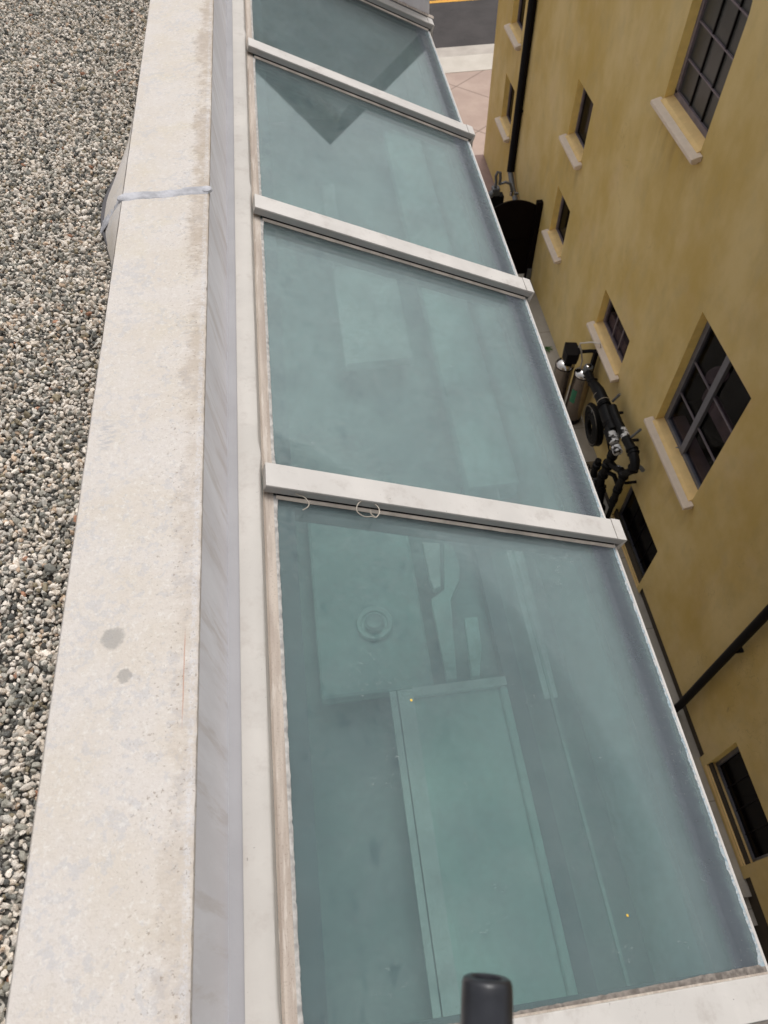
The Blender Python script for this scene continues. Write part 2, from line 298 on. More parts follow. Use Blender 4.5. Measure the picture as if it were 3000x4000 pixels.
# ------------------------------------------------------------------ mesh helpers
class MB:
    def __init__(s): s.v = []; s.f = []
    def box(s, a, b, T=None):
        i = len(s.v); xs, ys, zs = (a[0], b[0]), (a[1], b[1]), (a[2], b[2])
        for x in xs:
            for y in ys:
                for z in zs:
                    p = Vector((x, y, z)); s.v.append(tuple(T @ p if T else p))
        for f in ((0, 1, 3, 2), (4, 6, 7, 5), (0, 4, 5, 1), (2, 3, 7, 6), (0, 2, 6, 4), (1, 5, 7, 3)): s.f.append(tuple(i + k for k in f))
        return s
    def poly(s, pts, T=None):
        i = len(s.v); s.v += [tuple(T @ Vector(p)) if T else tuple(p) for p in pts]; s.f.append(tuple(range(i, i + len(pts)))); return s
    def prism(s, prof, axis, a, b, T=None):
        """extrude closed 2-D profile along axis ('x','y','z') from a to b"""
        i = len(s.v); n = len(prof)
        for t in (a, b):
            for (p, q) in prof:
                w = {'x': (t, p, q), 'y': (p, t, q), 'z': (p, q, t)}[axis]
                s.v.append(tuple(T @ Vector(w)) if T else w)
        for k in range(n): s.f.append((i + k, i + (k + 1) % n, i + n + (k + 1) % n, i + n + k))
        s.f.append(tuple(i + k for k in range(n))[::-1]); s.f.append(tuple(i + n + k for k in range(n))); return s
    def grid(s, rows):
        i = len(s.v); n = len(rows[0])
        for r in rows: s.v += [tuple(p) for p in r]
        for a in range(len(rows) - 1):
            for b in range(n - 1): s.f.append((i + a * n + b, i + a * n + b + 1, i + (a + 1) * n + b + 1, i + (a + 1) * n + b))
        return s
    def tube(s, pts, r, n=10, caps=True):
        pts = [Vector(p) for p in pts]; rr = r if isinstance(r, (list, tuple)) else [r] * len(pts)
        i = len(s.v); up = None
        for k, p in enumerate(pts):
            d = (pts[min(k + 1, len(pts) - 1)] - pts[max(k - 1, 0)]).normalized()
            if up is None: up = d.orthogonal().normalized()
            up = (up - d * up.dot(d)).normalized(); sd = d.cross(up)
            for j in range(n):
                a = 2 * math.pi * j / n; s.v.append(tuple(p + (up * math.cos(a) + sd * math.sin(a)) * rr[k]))
        for k in range(len(pts) - 1):
            for j in range(n): s.f.append((i + k * n + j, i + k * n + (j + 1) % n, i + (k + 1) * n + (j + 1) % n, i + (k + 1) * n + j))
        if caps: s.f.append(tuple(i + j for j in range(n))[::-1]); s.f.append(tuple(i + (len(pts) - 1) * n + j for j in range(n)))
        return s
    def lathe(s, c, prof, n=24, axis=Vector((0, 0, 1))):
        """prof: list of (radius, height along axis)"""
        q = Vector((0, 0, 1)).rotation_difference(axis.normalized()); i = len(s.v); c = Vector(c)
        for (r, h) in prof:
            for j in range(n):
                a = 2 * math.pi * j / n; s.v.append(tuple(c + q @ Vector((r * math.cos(a), r * math.sin(a), h))))
        for k in range(len(prof) - 1):
            for j in range(n): s.f.append((i + k * n + j, i + k * n + (j + 1) % n, i + (k + 1) * n + (j + 1) % n, i + (k + 1) * n + j))
        s.f.append(tuple(i + j for j in range(n))[::-1]); s.f.append(tuple(i + (len(prof) - 1) * n + j for j in range(n))); return s
    def torus(s, c, R_, r, axis, n=40, m=8):
        q = Vector((0, 0, 1)).rotation_difference(Vector(axis).normalized()); c = Vector(c)
        i = len(s.v)
        for k in range(n):
            a = 2 * math.pi * k / n; rad = Vector((math.cos(a), math.sin(a), 0))
            for j in range(m):
                b = 2 * math.pi * j / m
                s.v.append(tuple(c + q @ (rad * (R_ + r * math.cos(b)) + Vector((0, 0, r * math.sin(b))))))
        for k in range(n):
            for j in range(m): s.f.append((i + k * m + j, i + ((k + 1) % n) * m + j, i + ((k + 1) % n) * m + (j + 1) % m, i + k * m + (j + 1) % m))
        return s
    def build(s, name, mat, parent=None, bevel=0, smooth=False, seg=2):
        me = bpy.data.meshes.new(name); off = wloc(parent)
        me.from_pydata([(v[0] - off[0], v[1] - off[1], v[2] - off[2]) for v in s.v], [], s.f); me.update()
        bm = bmesh.new(); bm.from_mesh(me); bmesh.ops.recalc_face_normals(bm, faces=bm.faces); bm.to_mesh(me); bm.free()
        me.materials.append(mat)
        o = bpy.data.objects.new(name, me); COL.objects.link(o)
        if parent: o.parent = parent
        if bevel:
            b = o.modifiers.new('bevel', 'BEVEL'); b.width = bevel; b.segments = seg; b.limit_method = 'ANGLE'; b.angle_limit = R(35)
        if smooth:
            me.polygons.foreach_set('use_smooth', [True] * len(me.polygons)); me.set_sharp_from_angle(angle=R(42))
        return o
def wloc(o):
    L = Vector((0, 0, 0))
    while o is not None: L = L + o.location; o = o.parent
    return L
def thing(name, label, cat, loc=(0, 0, 0), group=None):
    o = bpy.data.objects.new(name, None); COL.objects.link(o); o.location = loc; o.empty_display_size = .1
    tag(o, label, cat, group); return o
def tag(o, label=None, cat=None, group=None, kind=None):
    if label: o['label'] = label
    if cat: o['category'] = cat
    if group: o['group'] = group
    if kind: o['kind'] = kind
    return o
def struct(name, mb, mat, **k):
    o = mb.build(name, mat, **k); o['kind'] = 'structure'; return o
def nz(*a): return mnoise.noise(Vector(a))

# ================================================================== GROUND AND STREET
G1, G2 = -10.6, -10.96
walk = MB()
# walkway in steps that go down towards the camera
for (y0, y1, z) in ((7.80, 14.0, G1), (7.44, 7.80, -10.78), (.56, 7.44, G2), (.23, .56, -11.10), (-14, .23, -11.24)):
    walk.box((.6, y0, z - .4), (4.86, y1, z))
struct('walkway', walk, M['walk'], bevel=.006)
struct('patio_paving', MB().box((-4, 14.0, G1 - .3), (5.2, 18.44, G1)), M['brown'])
struct('plaza_paving', MB().box((-30, 18.44, G1 - .3), (60, 23.08, G1)), M['pink'])
kb = MB()
for x0 in np.arange(-20.32, 50, 3.3 * 1.5): kb.box((x0, 23.09, G1 - .3), (x0 + 4.94, 24.13, G1 + .01))
struct('kerb', kb, M['kerb'], bevel=.01)
gb = MB()
for x0 in np.arange(-20.32, 50, 3.3 * 1.5): gb.box((x0, 24.14, G1 - .3), (x0 + 4.94, 24.84, G1 - .02))
struct('gutter', gb, M['gutter'], bevel=.01)
struct('road', MB().box((-40, 24.85, G1 - .4), (70, 36, G1 - .05)), M['road'])
struct('yellow_line', MB().box((-40, 28.25, G1 - .046), (70, 28.45, G1 - .042)), M['yline'])
struct('ground', MB().poly([(-220, -150, -11.5), (220, -150, -11.5), (220, 250, -11.5), (-220, 250, -11.5)]), M['gutter'])

# ================================================================== OWN BUILDING
P0 = Vector((-.18, 0, -1.54)); SL = 0.4340237
U_ = Vector((math.cos(SL), 0, -math.sin(SL))); N_ = Vector((math.sin(SL), 0, math.cos(SL)))
TS = Matrix(((U_.x, 0, N_.x, P0.x), (0, 1, 0, 0), (U_.z, 0, N_.z, P0.z), (0, 0, 0, 1)))   # local (u, y, n) -> world

own = thing('rooftop_building', 'pale stucco building whose gravel roof and skylight fill the left of the picture', 'building', (-4, -4, -11.3))
MB().box((-8, -12, -11.4), (-.30, 5.9, -1.42)).build('wall', M['cream'], own)
MB().box((-.30, -12, -11.4), (.83, 5.9, -2.62)).build('lower_wall', M['cream'], own)
MB().box((.78, -12, -2.619), (.84, 5.9, -2.12)).build('eave_wall', M['cream'], own)
struct('roof_deck', MB().box((-7.9, -11.9, -1.419), (-.56, 5.8, -1.362)), M['deck'])

# gravel: every stone a small angular solid, one mass
def gravel():
    ph = (1 + 5 ** .5) / 2
    ico = np.array([(-1, ph, 0), (1, ph, 0), (-1, -ph, 0), (1, -ph, 0), (0, -1, ph), (0, 1, ph), (0, -1, -ph), (0, 1, -ph), (ph, 0, -1), (ph, 0, 1), (-ph, 0, -1), (-ph, 0, 1)], float)
    ico /= np.linalg.norm(ico[0])
    F = np.array([(0, 11, 5), (0, 5, 1), (0, 1, 7), (0, 7, 10), (0, 10, 11), (1, 5, 9), (5, 11, 4), (11, 10, 2), (10, 7, 6), (7, 1, 8), (3, 9, 4), (3, 4, 2), (3, 2, 6), (3, 6, 8), (3, 8, 9), (4, 9, 5), (2, 4, 11), (6, 2, 10), (8, 6, 7), (9, 8, 1)])
    pts = []
    for layer, (sp, zz) in enumerate(((.0096, -1.3562), (.0122, -1.3490))):
        xs = np.arange(-1.95, -.566, sp); ys = np.arange(-.35, 5.6, sp)
        X, Y = np.meshgrid(xs, ys); X = X.ravel() + rng.uniform(-.5, .5, X.size) * sp; Y = Y.ravel() + rng.uniform(-.5, .5, Y.size) * sp
        lim = -.70 - .19 * np.maximum(Y, 0) - .06
        k = X > lim; X = X[k]; Y = Y[k]
        # keep clear of the flared skirt
        fl = -.575 - .092 * np.exp(-((Y - 2.22) / .33) ** 2) - .004
        k = X < fl; X, Y = X[k], Y[k]
        if layer: k = rng.random(X.size) < .80; X, Y = X[k], Y[k]
        mound = .006 * np.sin(X * 9 + Y * 2.2) + .005 * np.sin(Y * 7.3 - X * 4)
        pts.append(np.stack([X, Y, zz + mound * .6 + rng.uniform(-.002, .0028, X.size)], 1))
    P = np.concatenate(pts); n = len(P)
    size = rng.lognormal(math.log(.0059), .28, n).clip(.0034, .0115)
    V = ico[None] * (1 + rng.uniform(-.26, .24, (n, 12, 1)))
    V = V * (np.stack([rng.uniform(.8, 1.5, n), rng.uniform(.65, 1.0, n), rng.uniform(.45, .8, n)], 1))[:, None, :]
    q = rng.normal(size=(n, 4)); q[:, 1:3] *= .45; q /= np.linalg.norm(q, axis=1)[:, None]
    w, x, y, z = q.T
    RR = np.stack([np.stack([1 - 2 * (y * y + z * z), 2 * (x * y - z * w), 2 * (x * z + y * w)], 1),
                   np.stack([2 * (x * y + z * w), 1 - 2 * (x * x + z * z), 2 * (y * z - x * w)], 1),
                   np.stack([2 * (x * z - y * w), 2 * (y * z + x * w), 1 - 2 * (x * x + y * y)], 1)], 1)
    V = np.einsum('nij,nkj->nki', RR, V) * size[:, None, None] + P[:, None, :]
    pal = np.array([(.82, .74, .65), (.70, .61, .51), (.56, .52, .46), (.36, .34, .29), (.22, .215, .19), (.12, .118, .11), (.30, .25, .17), (.58, .43, .31), (.42, .22, .14)])
    pr = np.array([.27, .18, .14, .14, .11, .08, .045, .032, .004]); ci = rng.choice(len(pal), n, p=pr / pr.sum())
    C = pal[ci] * rng.uniform(.8, 1.18, (n, 1))
    me = bpy.data.meshes.new('gravel'); nf = n * 20
    me.vertices.add(n * 12); me.vertices.foreach_set('co', V.reshape(-1).astype(np.float32))
    FI = (F[None] + (np.arange(n) * 12)[:, None, None]).reshape(-1)
    me.loops.add(nf * 3); me.loops.foreach_set('vertex_index', FI.astype(np.int32))
    me.polygons.add(nf); me.polygons.foreach_set('loop_start', (np.arange(nf) * 3).astype(np.int32))
    me.update(calc_edges=True)
    at = me.color_attributes.new('stone', 'FLOAT_COLOR', 'POINT')
    CC = np.ones((n * 12, 4), np.float32); CC[:, :3] = np.repeat(C, 12, 0); at.data.foreach_set('color', CC.reshape(-1))
    me.polygons.foreach_set('use_smooth', np.zeros(nf, bool))
    me.materials.append(M['stone']); o = bpy.data.objects.new('gravel', me); COL.objects.link(o); print('stones', n); return o
g = gravel(); tag(g, 'mixed grey, black and cream crushed gravel spread on the flat roof', 'gravel', kind='stuff')
lf = MB(); pr = []
for k in range(9):
    t = k / 8; w = .0045 * math.sin(math.pi * t) + .0004
    c = Vector((-.700 + .034 * t, 3.115 + .028 * t, -1.333 + .006 * math.sin(3 * t)))
    pr.append([c + Vector((-.3, .9, .25)) * w, c + Vector((0, 0, -.0012)), c + Vector((.3, -.9, .25)) * w])
lf.grid(pr); tag(lf.build('leaf', M['leaf']), 'thin dry reddish leaf lying on the gravel near the far end', 'leaf')

# ---------------------------------------------------------------- parapet
par = thing('parapet_wall', 'low stucco parapet with a wide stained cream cap beside the gravel', 'parapet', (-.44, 1, -1.36))
# coping as two long lengths meeting at the sealed joint
def coping(y0, y1):
    rows = []; n = int((y1 - y0) / .012)
    for k in range(n + 1):
        y = y0 + (y1 - y0) * k / n
        e = .0016 * nz(y * 38, 0, 3) + .0011 * nz(y * 150, 1, 3); l = .0006 * nz(y * 14, 8, 1)
        z = -1.25 + .0012 * nz(y * 3, 4, 4)
        xr = -.3045 + e
        rows.append([(-.572 + l, y, -1.356), (-.571 + l, y, z - .006), (-.566 + l, y, z), (-.50, y, z + .0012), (-.44, y, z + .0016), (-.37, y, z + .001), (xr - .005, y, z), (xr, y, z - .0025), (xr + .0002, y, z - .006), (-.3035, y, z - .012)])
    return MB().grid(rows)
coping(-3, 2.112).build('coping', M['cap'], par, smooth=True)
coping(2.118, 5.04).build('coping', M['cap'], par, smooth=True)
rows = []
for k in range(230):
    y = -3 + 8.02 * k / 229
    rows.append([(-.3032, y, -1.259), (-.3005 + .001 * nz(y * 5, 0, 0), y, -1.33), (-.2975 + .0012 * nz(y * 4, 1, 0), y, -1.40), (-.2945, y, -1.474), (-.2935, y, -1.50)])
MB().grid(rows).build('inner_face', M['lilac'], par, smooth=True)
MB().box((-.56, -3, -1.41), (-.31, 5.04, -1.27)).build('core', M['cream'], par)
# flared skirt around the joint
rows = []
for k in range(61):
    y = 1.45 + 1.5 * k / 60; w = .092 * math.exp(-((y - 2.22) / .33) ** 2) + .002
    w += .003 * nz(y * 12, 3, 3)
    rows.append([(-.569, y, -1.251), (-.573 - w * .12, y, -1.262), (-.573 - w * .55, y, -1.298), (-.573 - w, y, -1.352)])
MB().grid(rows).build('flared_skirt', M['cap'], par, smooth=True)
rows = []
for k in range(41):
    y = 2.02 + .42 * k / 40; w = .092 * math.exp(-((y - 2.22) / .33) ** 2); e = .010 + .012 * abs(nz(y * 30, 9, 1)); e *= math.sin(math.pi * k / 40) ** .5 + .05
    rows.append([(-.572 - w * .95, y, -1.343), (-.573 - w - e * .5, y, -1.3425 + .002 * nz(y * 70, 2, 2)), (-.573 - w - e, y, -1.352)])
MB().grid(rows).build('tar_bead', M['tar'], par, smooth=True)
# sealant bead over the joint, running down the skirt
def bead(path, wid0, hgt, up):
    rows = []
    for k, (p, u) in enumerate(zip(path, up)):
        wid = wid0 * (1.35 if k > 50 else 1)
        d = (path[min(k + 1, len(path) - 1)] - path[max(k - 1, 0)]).normalized(); s = d.cross(u).normalized(); r = []
        for j in range(9):
            t = -1 + j / 4; hh = hgt * (1 - t * t) ** .5 * (1 + .55 * nz(p.x * 70, j * .55, p.z * 60)) + .0006 * nz(p.x * 260, j, 0)
            ww = wid * (1 + .28 * nz(p.x * 34, t * 2, 5))
            r.append(p + s * (t * ww) + u * (hh if abs(t) < 1 else -.001))
        rows.append(r)
    return MB().grid(rows)
path = []; up = []
for k in range(50):
    t = k / 49; path.append(Vector((-.3035 - .262 * t, 2.112 + .004 * math.sin(9 * t), -1.2495))); up.append(Vector((0, 0, 1)))
for k in range(1, 26):
    t = k / 25; path.append(Vector((-.5655 - .098 * t, 2.112 + .01 * t, -1.2495 - .1 * t ** 1.05))); up.append(Vector((-.72, 0, .69)))
up[49] = Vector((-.35, 0, .93)).normalized()
bead(path, .023, .0036, up).build('joint_sealant', M['grey'], par, smooth=True)
MB().lathe((-.567, 2.110, -1.2515), [(.017, 0), (.015, .004), (.008, .0065), (.002, .007)], 12).build('sealant_lump', M['grey'], par, smooth=True)
MB().lathe((-.310, 2.113, -1.252), [(.017, 0), (.015, .007), (.009, .0095), (.002, .010)], 12).build('sealant_lump', M['grey'], par, smooth=True)
# end wall beyond the skylight
ew = thing('end_wall', 'short lilac stucco wall closing the far end of the skylight', 'wall', (.3, 5.2, -2.1))
MB().box((-.294, 5.085, -3.2), (.885, 5.3, -1.24)).build('wall_body', M['lilac'], ew, bevel=.006)
MB().box((-.30, 5.075, -1.239), (.90, 5.34, -1.20)).build('coping', M['cap'], ew, bevel=.004)
rows = []
for k in range(120):
    t = k / 119; u = .06 + 1.12 * t; p = TS @ Vector((u, 5.062, .046)); q = TS @ Vector((u, 5.0845, .052 + .006 * nz(t * 30, 0, 0)))
    rows.append([p, (p + Vector(q)) / 2 + Vector((0, -.002, .004 * nz(t * 50, 1, 1))), q])
MB().grid(rows).build('grit_fillet', M['gasket'], ew)

# ---------------------------------------------------------------- skylight
sky_t = thing('skylight', 'long sloping skylight of dusty teal glass in a white metal frame', 'skylight', (.35, 2.4, -1.9))
BY = [(-1.42, -1.34), (-.135, -.055), (1.137, 1.2145), (2.385, 2.468), (3.652, 3.755), (4.975, 5.06)]
BY[4] = (3.660, 3.742)
UL, UR = .004, 1.153
# head flashing: flat + ledge + drop, with a wobbly lap at each bar
rows = []; led = []
for k in range(500):
    y = -2.2 + 7.22 * k / 499
    b = 0.0
    for (a, c) in BY: b += .0055 * math.exp(-((y - c - .02) / .035) ** 2)
    j = .0007 * nz(y * 6, 2, 2)
    led.append([(-.2945, y, -1.479), (-.285, y, -1.4795), (-.2655, y, -1.4805)])
    rows.append([(-.2665, y, -1.4795), (-.2660, y, -1.4755 + j), (-.2625, y, -1.475 + j), (-.24, y, -1.477 + j), (-.2165 + b, y, -1.481 + j),
                 (-.2125 + b, y, -1.4840), (-.2115 + b, y, -1.489), (-.2125, y, -1.530)])
MB().grid(rows).build('head_flashing', M['flash'], sky_t, smooth=True)
MB().grid(led).build('counter_flashing', M['ledge'], sky_t, smooth=True)
# dirty gasket between flashing and glass, one per pane, jagged sealant lip
for i in range(5):
    y0, y1 = BY[i][1], BY[i + 1][0]; rows = []; lip = []; n = 260
    MB().grid([[(-.2120, q, -1.531), (-.1990, q, -1.529), (-.1850, q, -1.5375)] for q in (y1 - .01, BY[i + 1][1] + .01)]).build('gasket', M['gasket'], sky_t)
    for k in range(n + 1):
        y = y0 + (y1 - y0) * k / n
        c = .0035 * math.exp(-((y - y0) / .05) ** 2) + .004 * math.exp(-((y - y1) / .04) ** 2)
        jg = .0012 * nz(y * 120, 0, i) + .0014 * nz(y * 35, 3, i) + .0006 * nz(y * 300, 0, i)
        rows.append([(-.2120, y, -1.5295), (-.205, y, -1.526), (-.197, y, -1.5285), (-.1885, y, -1.5325), (-.1845, y, -1.5365)])
        lip.append([(-.1850, y, -1.5360), (-.1815, y, -1.5370 + .0003 * nz(y * 90, 1, 1)), (-.1780 + jg + c, y, -1.5395), (-.1772 + jg + c, y, -1.5415)])
    MB().grid(rows).build('gasket', M['gasket'], sky_t, smooth=True)
    MB().grid(lip).build('sealant_lip', M['lip'], sky_t)
# panes
for i in range(5):
    y0, y1 = BY[i][1] - .03, BY[i + 1][0] + .03
    MB().box((-.02, y0, -.009), (UR, y1, 0), TS).build('glass_pane', M['glass'], sky_t)
    # eave residue: pale crust with jagged inner edge
    rows = []; n = 330
    for k in range(n + 1):
        y = BY[i][1] + (BY[i + 1][0] - BY[i][1]) * k / n
        w = .0055 + .0055 * abs(nz(y * 26, 5, i)) + .003 * nz(y * 90, 1, i) + .002 * nz(y * 240, 2, i)
        w += .02 * math.exp(-((y - BY[i][1]) / .03) ** 2)
        rows.append([TS @ Vector((1.1465 - w, y, .0004)), TS @ Vector((1.1465 - w * .55, y, .0012 + .0006 * nz(y * 80, 1, 3))), TS @ Vector((1.1475, y, .0014))])
    MB().grid(rows).build('eave_crust', M['sealant'], sky_t)
    MB().box((1.1478, BY[i][1], -.016), (1.156, BY[i + 1][0], .0022), TS).build('eave_trim', M['frame'], sky_t, bevel=.001)
# thin sediment wedge caught above the nearest bar
rows = []
for k in range(200):
    t = k / 199; u = .02 + 1.13 * t; w = .006 + .016 * t ** 1.2 * (1 + .2 * nz(t * 14, 0, 0)) + .0016 * nz(t * 90, 0, 0)
    rows.append([TS @ Vector((u, -.057, .0012)), TS @ Vector((u, -.057 + w * .7, .0016 + .0006 * nz(t * 60, 2, 2))), TS @ Vector((u, -.057 + w, .0004))])
MB().grid(rows).build('sediment', M['grime'], sky_t)
# bars
for i, (a, b) in enumerate(BY):
    u0 = -.0365; u1 = 1.168
    bar = MB()
    bar.prism([(a + .004, .0105), (b - .004, .0105), (b - .004, .022), (b, .024), (b, .040), (a, .040), (a, .022), (a + .004, .020)], 'x', u0, u1, TS)
    br = bar.build('glazing_bar', M['frame'], sky_t, bevel=.0018)
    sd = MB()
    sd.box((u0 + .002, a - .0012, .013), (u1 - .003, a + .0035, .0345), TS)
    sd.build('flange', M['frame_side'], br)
    gk = MB(); rows = []
    for k in range(160):
        t = k / 159; u = .0 + 1.145 * t; w = .0105 + .001 * nz(t * 20, i, 0)
        rows.append([TS @ Vector((u, a + .006, .0075)), TS @ Vector((u, a - .004, .0085)), TS @ Vector((u, a - w + .002, .0060)), TS @ Vector((u, a - w, .0008))])
    gk.grid(rows).build('setting_gasket', M['creamb'], br, smooth=True)
    MB().box((.0, a - .0035, .0090), (1.14, a + .004, .0118), TS).build('shadow_gap', M['black'], br)
    g2 = MB(); g2.box((.0, b - .006, .0008), (1.145, b + .0035, .0085), TS).build('setting_gasket', M['gasket'], br)
    # end cap with folded tab and the upright mullion below the eave
    ec = MB(); e0 = TS @ Vector((u1, 0, .040)); e1 = TS @ Vector((u1, 0, .002))
    ec.prism([(e0.x - .001, e0.z + .0005), (e0.x + .0035, e0.z - .001), (e1.x + .0035, e1.z - .02), (e1.x - .02, e1.z - .02)], 'y', a - .002, b + .002)
    ec.build('end_cap', M['frame'], br, bevel=.001)
    MB().box((.872, a + .012, -3.2), (.892, b - .012, -2.04)).build('mullion', M['frame'], br, bevel=.002)
    MB().box((u1 - .034, a - .0016, .0345), (u1 + .0008, b + .0016, .0418), TS).build('end_plate', M['frame'], br, bevel=.0008)
    MB().box((u1 - .0365, a + .0005, .036), (u1 - .0345, b - .0005, .0404), TS).build('end_seam', M['grime'], br)
    # support rafter seen through the glass as a dim band
    MB().box((0.0, a - .018, -.075), (1.10, b + .018, -.012), TS).build('rafter', M['idark'], br)
# eave channel under the glass and upright glazing below
MB().box((1.048, -2.2, -.060), (1.118, 5.07, -.0125), TS).build('eave_channel', M['eave'], sky_t)
MB().box((1.1185, -2.2, -.060), (1.150, 5.07, -.0125), TS).build('eave_beam', M['inner'], sky_t)
MB().box((.876, -2.2, -3.2), (.884, 5.08, -2.06)).build('upright_pane', M['dark'], sky_t)
MB().box((.005, -2.2, -.060), (.055, 5.07, -.0125), TS).build('head_channel', M['idark'], sky_t)

# ---------------------------------------------------------------- what shows dimly through the glass
KI = .80
def ib(a, b): return MB().box([v * KI for v in a], [v * KI for v in b])
struct('interior_floor', MB().box((-.29, -2.3, -2.60), (.775, 5.08, -2.56)), M['ifloor'])
struct('interior_wall', MB().box((-.292, -2.3, -2.56), (-.272, 5.08, -1.62)).box((.755, -2.3, -2.56), (.775, 5.08, -2.12)).box((-.27, -2.32, -2.56), (.75, -2.3, -1.8)), M['inner'])
Zi = -3.0
fr = thing('picture_frame', 'pale rectangular frame seen dimly through the nearest glass pane', 'frame', (.25, .3, -2.5))
ib((.100, -1.6, -3.06), (.128, 1.10, Zi)).build('outer_rail', M['ibright'], fr)
ib((.134, -1.6, -3.06), (.200, 1.10, Zi)).build('side_rail', M['ibright'], fr)
ib((.2005, 1.065, -3.06), (.61, 1.105, Zi)).build('cross_rail', M['ibright'], fr)
ib((.575, -1.6, -3.06), (.61, 1.064, Zi)).build('far_rail', M['panel'], fr, bevel=.01)
ib((.2005, -1.6, -3.06), (.574, 1.064, -3.03)).build('backing_panel', M['panel'], fr)
ds = thing('ringed_disc', 'round ringed disc seen dimly through the nearest pane above the frame', 'disc', (.06, 1.15, -2.42))
MB().lathe((.059, 1.152, -2.425), [(.068, 0), (.068, .012), (.064, .017), (.050, .015), (.045, .006), (.041, .006)], 36).build('rim', M['inner2'], ds, smooth=True)
MB().lathe((.059, 1.152, -2.424), [(.038, 0), (.037, .024), (.029, .032), (.022, .027), (.004, .027)], 36).build('knob', M['shelf'], ds, smooth=True)
sh = thing('wall_shelf', 'broad pale ledge seen through the nearest pane beside the ringed disc', 'ledge', (.05, 1.3, -2.5))
ib((-.20, 1.115, -3.12), (.30, 2.3, -3.035)).build('shelf_top', M['shelf'], sh, bevel=.012)
sg = thing('standing_screen', 'slim pale upright boards seen through the upper half of the nearest pane', 'screen', (.34, 1.2, -2.5))
def slab(pts, z0, z1): return MB().prism([(p * KI, q * KI) for p, q in pts], 'z', z0 * KI, z1 * KI)
slab([(.356, 1.83), (.44, 1.81), (.405, 1.575), (.372, 1.565), (.36, 1.62)], -3.04, -2.99).build('board', M['ibright'], sg, bevel=.004)
slab([(.463, 1.825), (.50, 1.80), (.517, 1.70), (.50, 1.60), (.45, 1.52), (.44, 1.50), (.40, 1.12), (.355, 1.12), (.35, 1.52), (.42, 1.56)], -3.04, -3.0).build('board', M['inner2'], sg, bevel=.004)
slab([(.485, 1.40), (.545, 1.40), (.535, 1.25), (.50, 1.12), (.465, 1.12)], -3.04, -2.995).build('board', M['mint'], sg, bevel=.004)
dk = thing('floor_channel', 'long dark floor groove seen through the glass beyond the frame', 'groove', (.5, .8, -2.55))
ib((.625, -1.6, -3.19), (.70, 2.2, -3.10)).build('groove', M['idark'], dk)
ld = thing('wall_rail', 'pair of thin pale rails seen through the right half of the panes', 'rail', (.6, 1.6, -2.4))
ib((.78, -1.6, -3.02), (.792, 3.6, -2.99)).build('rail', M['shelf'], ld)
rows = []
for k in range(60):
    t = k / 59; y = .98 + .75 * t; rows.append([(.755 * KI, y * KI, -3.0 * KI), ((.79 + .014 * nz(t * 5, 0, 0) + .03 * t) * KI, y * KI, -2.998 * KI), ((.812 + .02 * t) * KI, y * KI, -2.996 * KI)])
MB().grid(rows).build('torn_edging', M['ibright'], ld)
pn = thing('floor_panel', 'pale rectangular panel seen through the second pane from the camera', 'panel', (.25, 2.9, -2.45))
ib((.112, 3.12, -3.06), (.50, 4.03, Zi)).build('panel', M['ibright'], pn)
ib((.102, 3.11, -3.06), (.111, 5.0, Zi + .002)).build('edge_strip', M['ibright'], pn)
ib((.112, 4.12, -3.06), (.19, 5.0, Zi)).build('panel_end', M['ibright'], pn)
cb = thing('bench', 'long low bench seen as a bright band through the middle panes', 'bench', (.55, 2.7, -2.5))
ib((.64, 2.1, -3.1), (.90, 5.6, -2.96)).build('bench_top', M['mint'], cb)

# loose curls of wire on the near bar
def curl(pts, r=.0016):
    P = [Vector(p) for p in pts]; out = []
    for k in range(len(P) - 1):
        a = P[max(k - 1, 0)]; b = P[k]; c = P[k + 1]; d = P[min(k + 2, len(P) - 1)]
        for j in range(8):
            t = j / 8; out.append(.5 * ((2 * b) + (-a + c) * t + (2 * a - 5 * b + 4 * c - d) * t * t + (-a + 3 * b - 3 * c + d) * t ** 3))
    out.append(P[-1]); return MB().tube(out, r, 7)
o = curl([(-.160, 1.142, -1.530), (-.140, 1.142, -1.533), (-.121, 1.134, -1.541), (-.104, 1.128, -1.549), (-.094, 1.111, -1.553), (-.098, 1.097, -1.551), (-.112, 1.091, -1.553)]).build('wire_scrap', M['wire'], smooth=True)
tag(o, 'short hooked scrap of wire at the upper end of the nearest full bar', 'wire')
o = curl([(.085, 1.150, -1.622), (.052, 1.139, -1.610), (.036, 1.127, -1.606), (.031, 1.105, -1.608), (.049, 1.092, -1.618), (.070, 1.097, -1.630), (.081, 1.094, -1.632), (.092, 1.109, -1.634), (.091, 1.127, -1.632), (.077, 1.140, -1.626), (.066, 1.144, -1.622)]).build('wire_curl', M['wire'], smooth=True)
curl([(.068, 1.114, -1.622), (.069, 1.103, -1.626), (.080, 1.094, -1.631)]).build('wire_end', M['wire'], o, smooth=True)
tag(o, 'looped curl of pale wire sticking out from under the nearest full bar', 'wire')
for (x, y, lab) in ((.104, .585, 'tiny yellow petal on the glass over the pale frame corner'), (.529, .094, 'tiny yellow petal near the lower right of the nearest pane')):
    u = (x - P0.x) / U_.x
    o = MB().lathe(TS @ Vector((u, y, .0006)), [(.0028, 0), (.0032, .0008), (.001, .0014)], 9, N_).build('petal', M['petal'], smooth=True); tag(o, lab, 'petal')

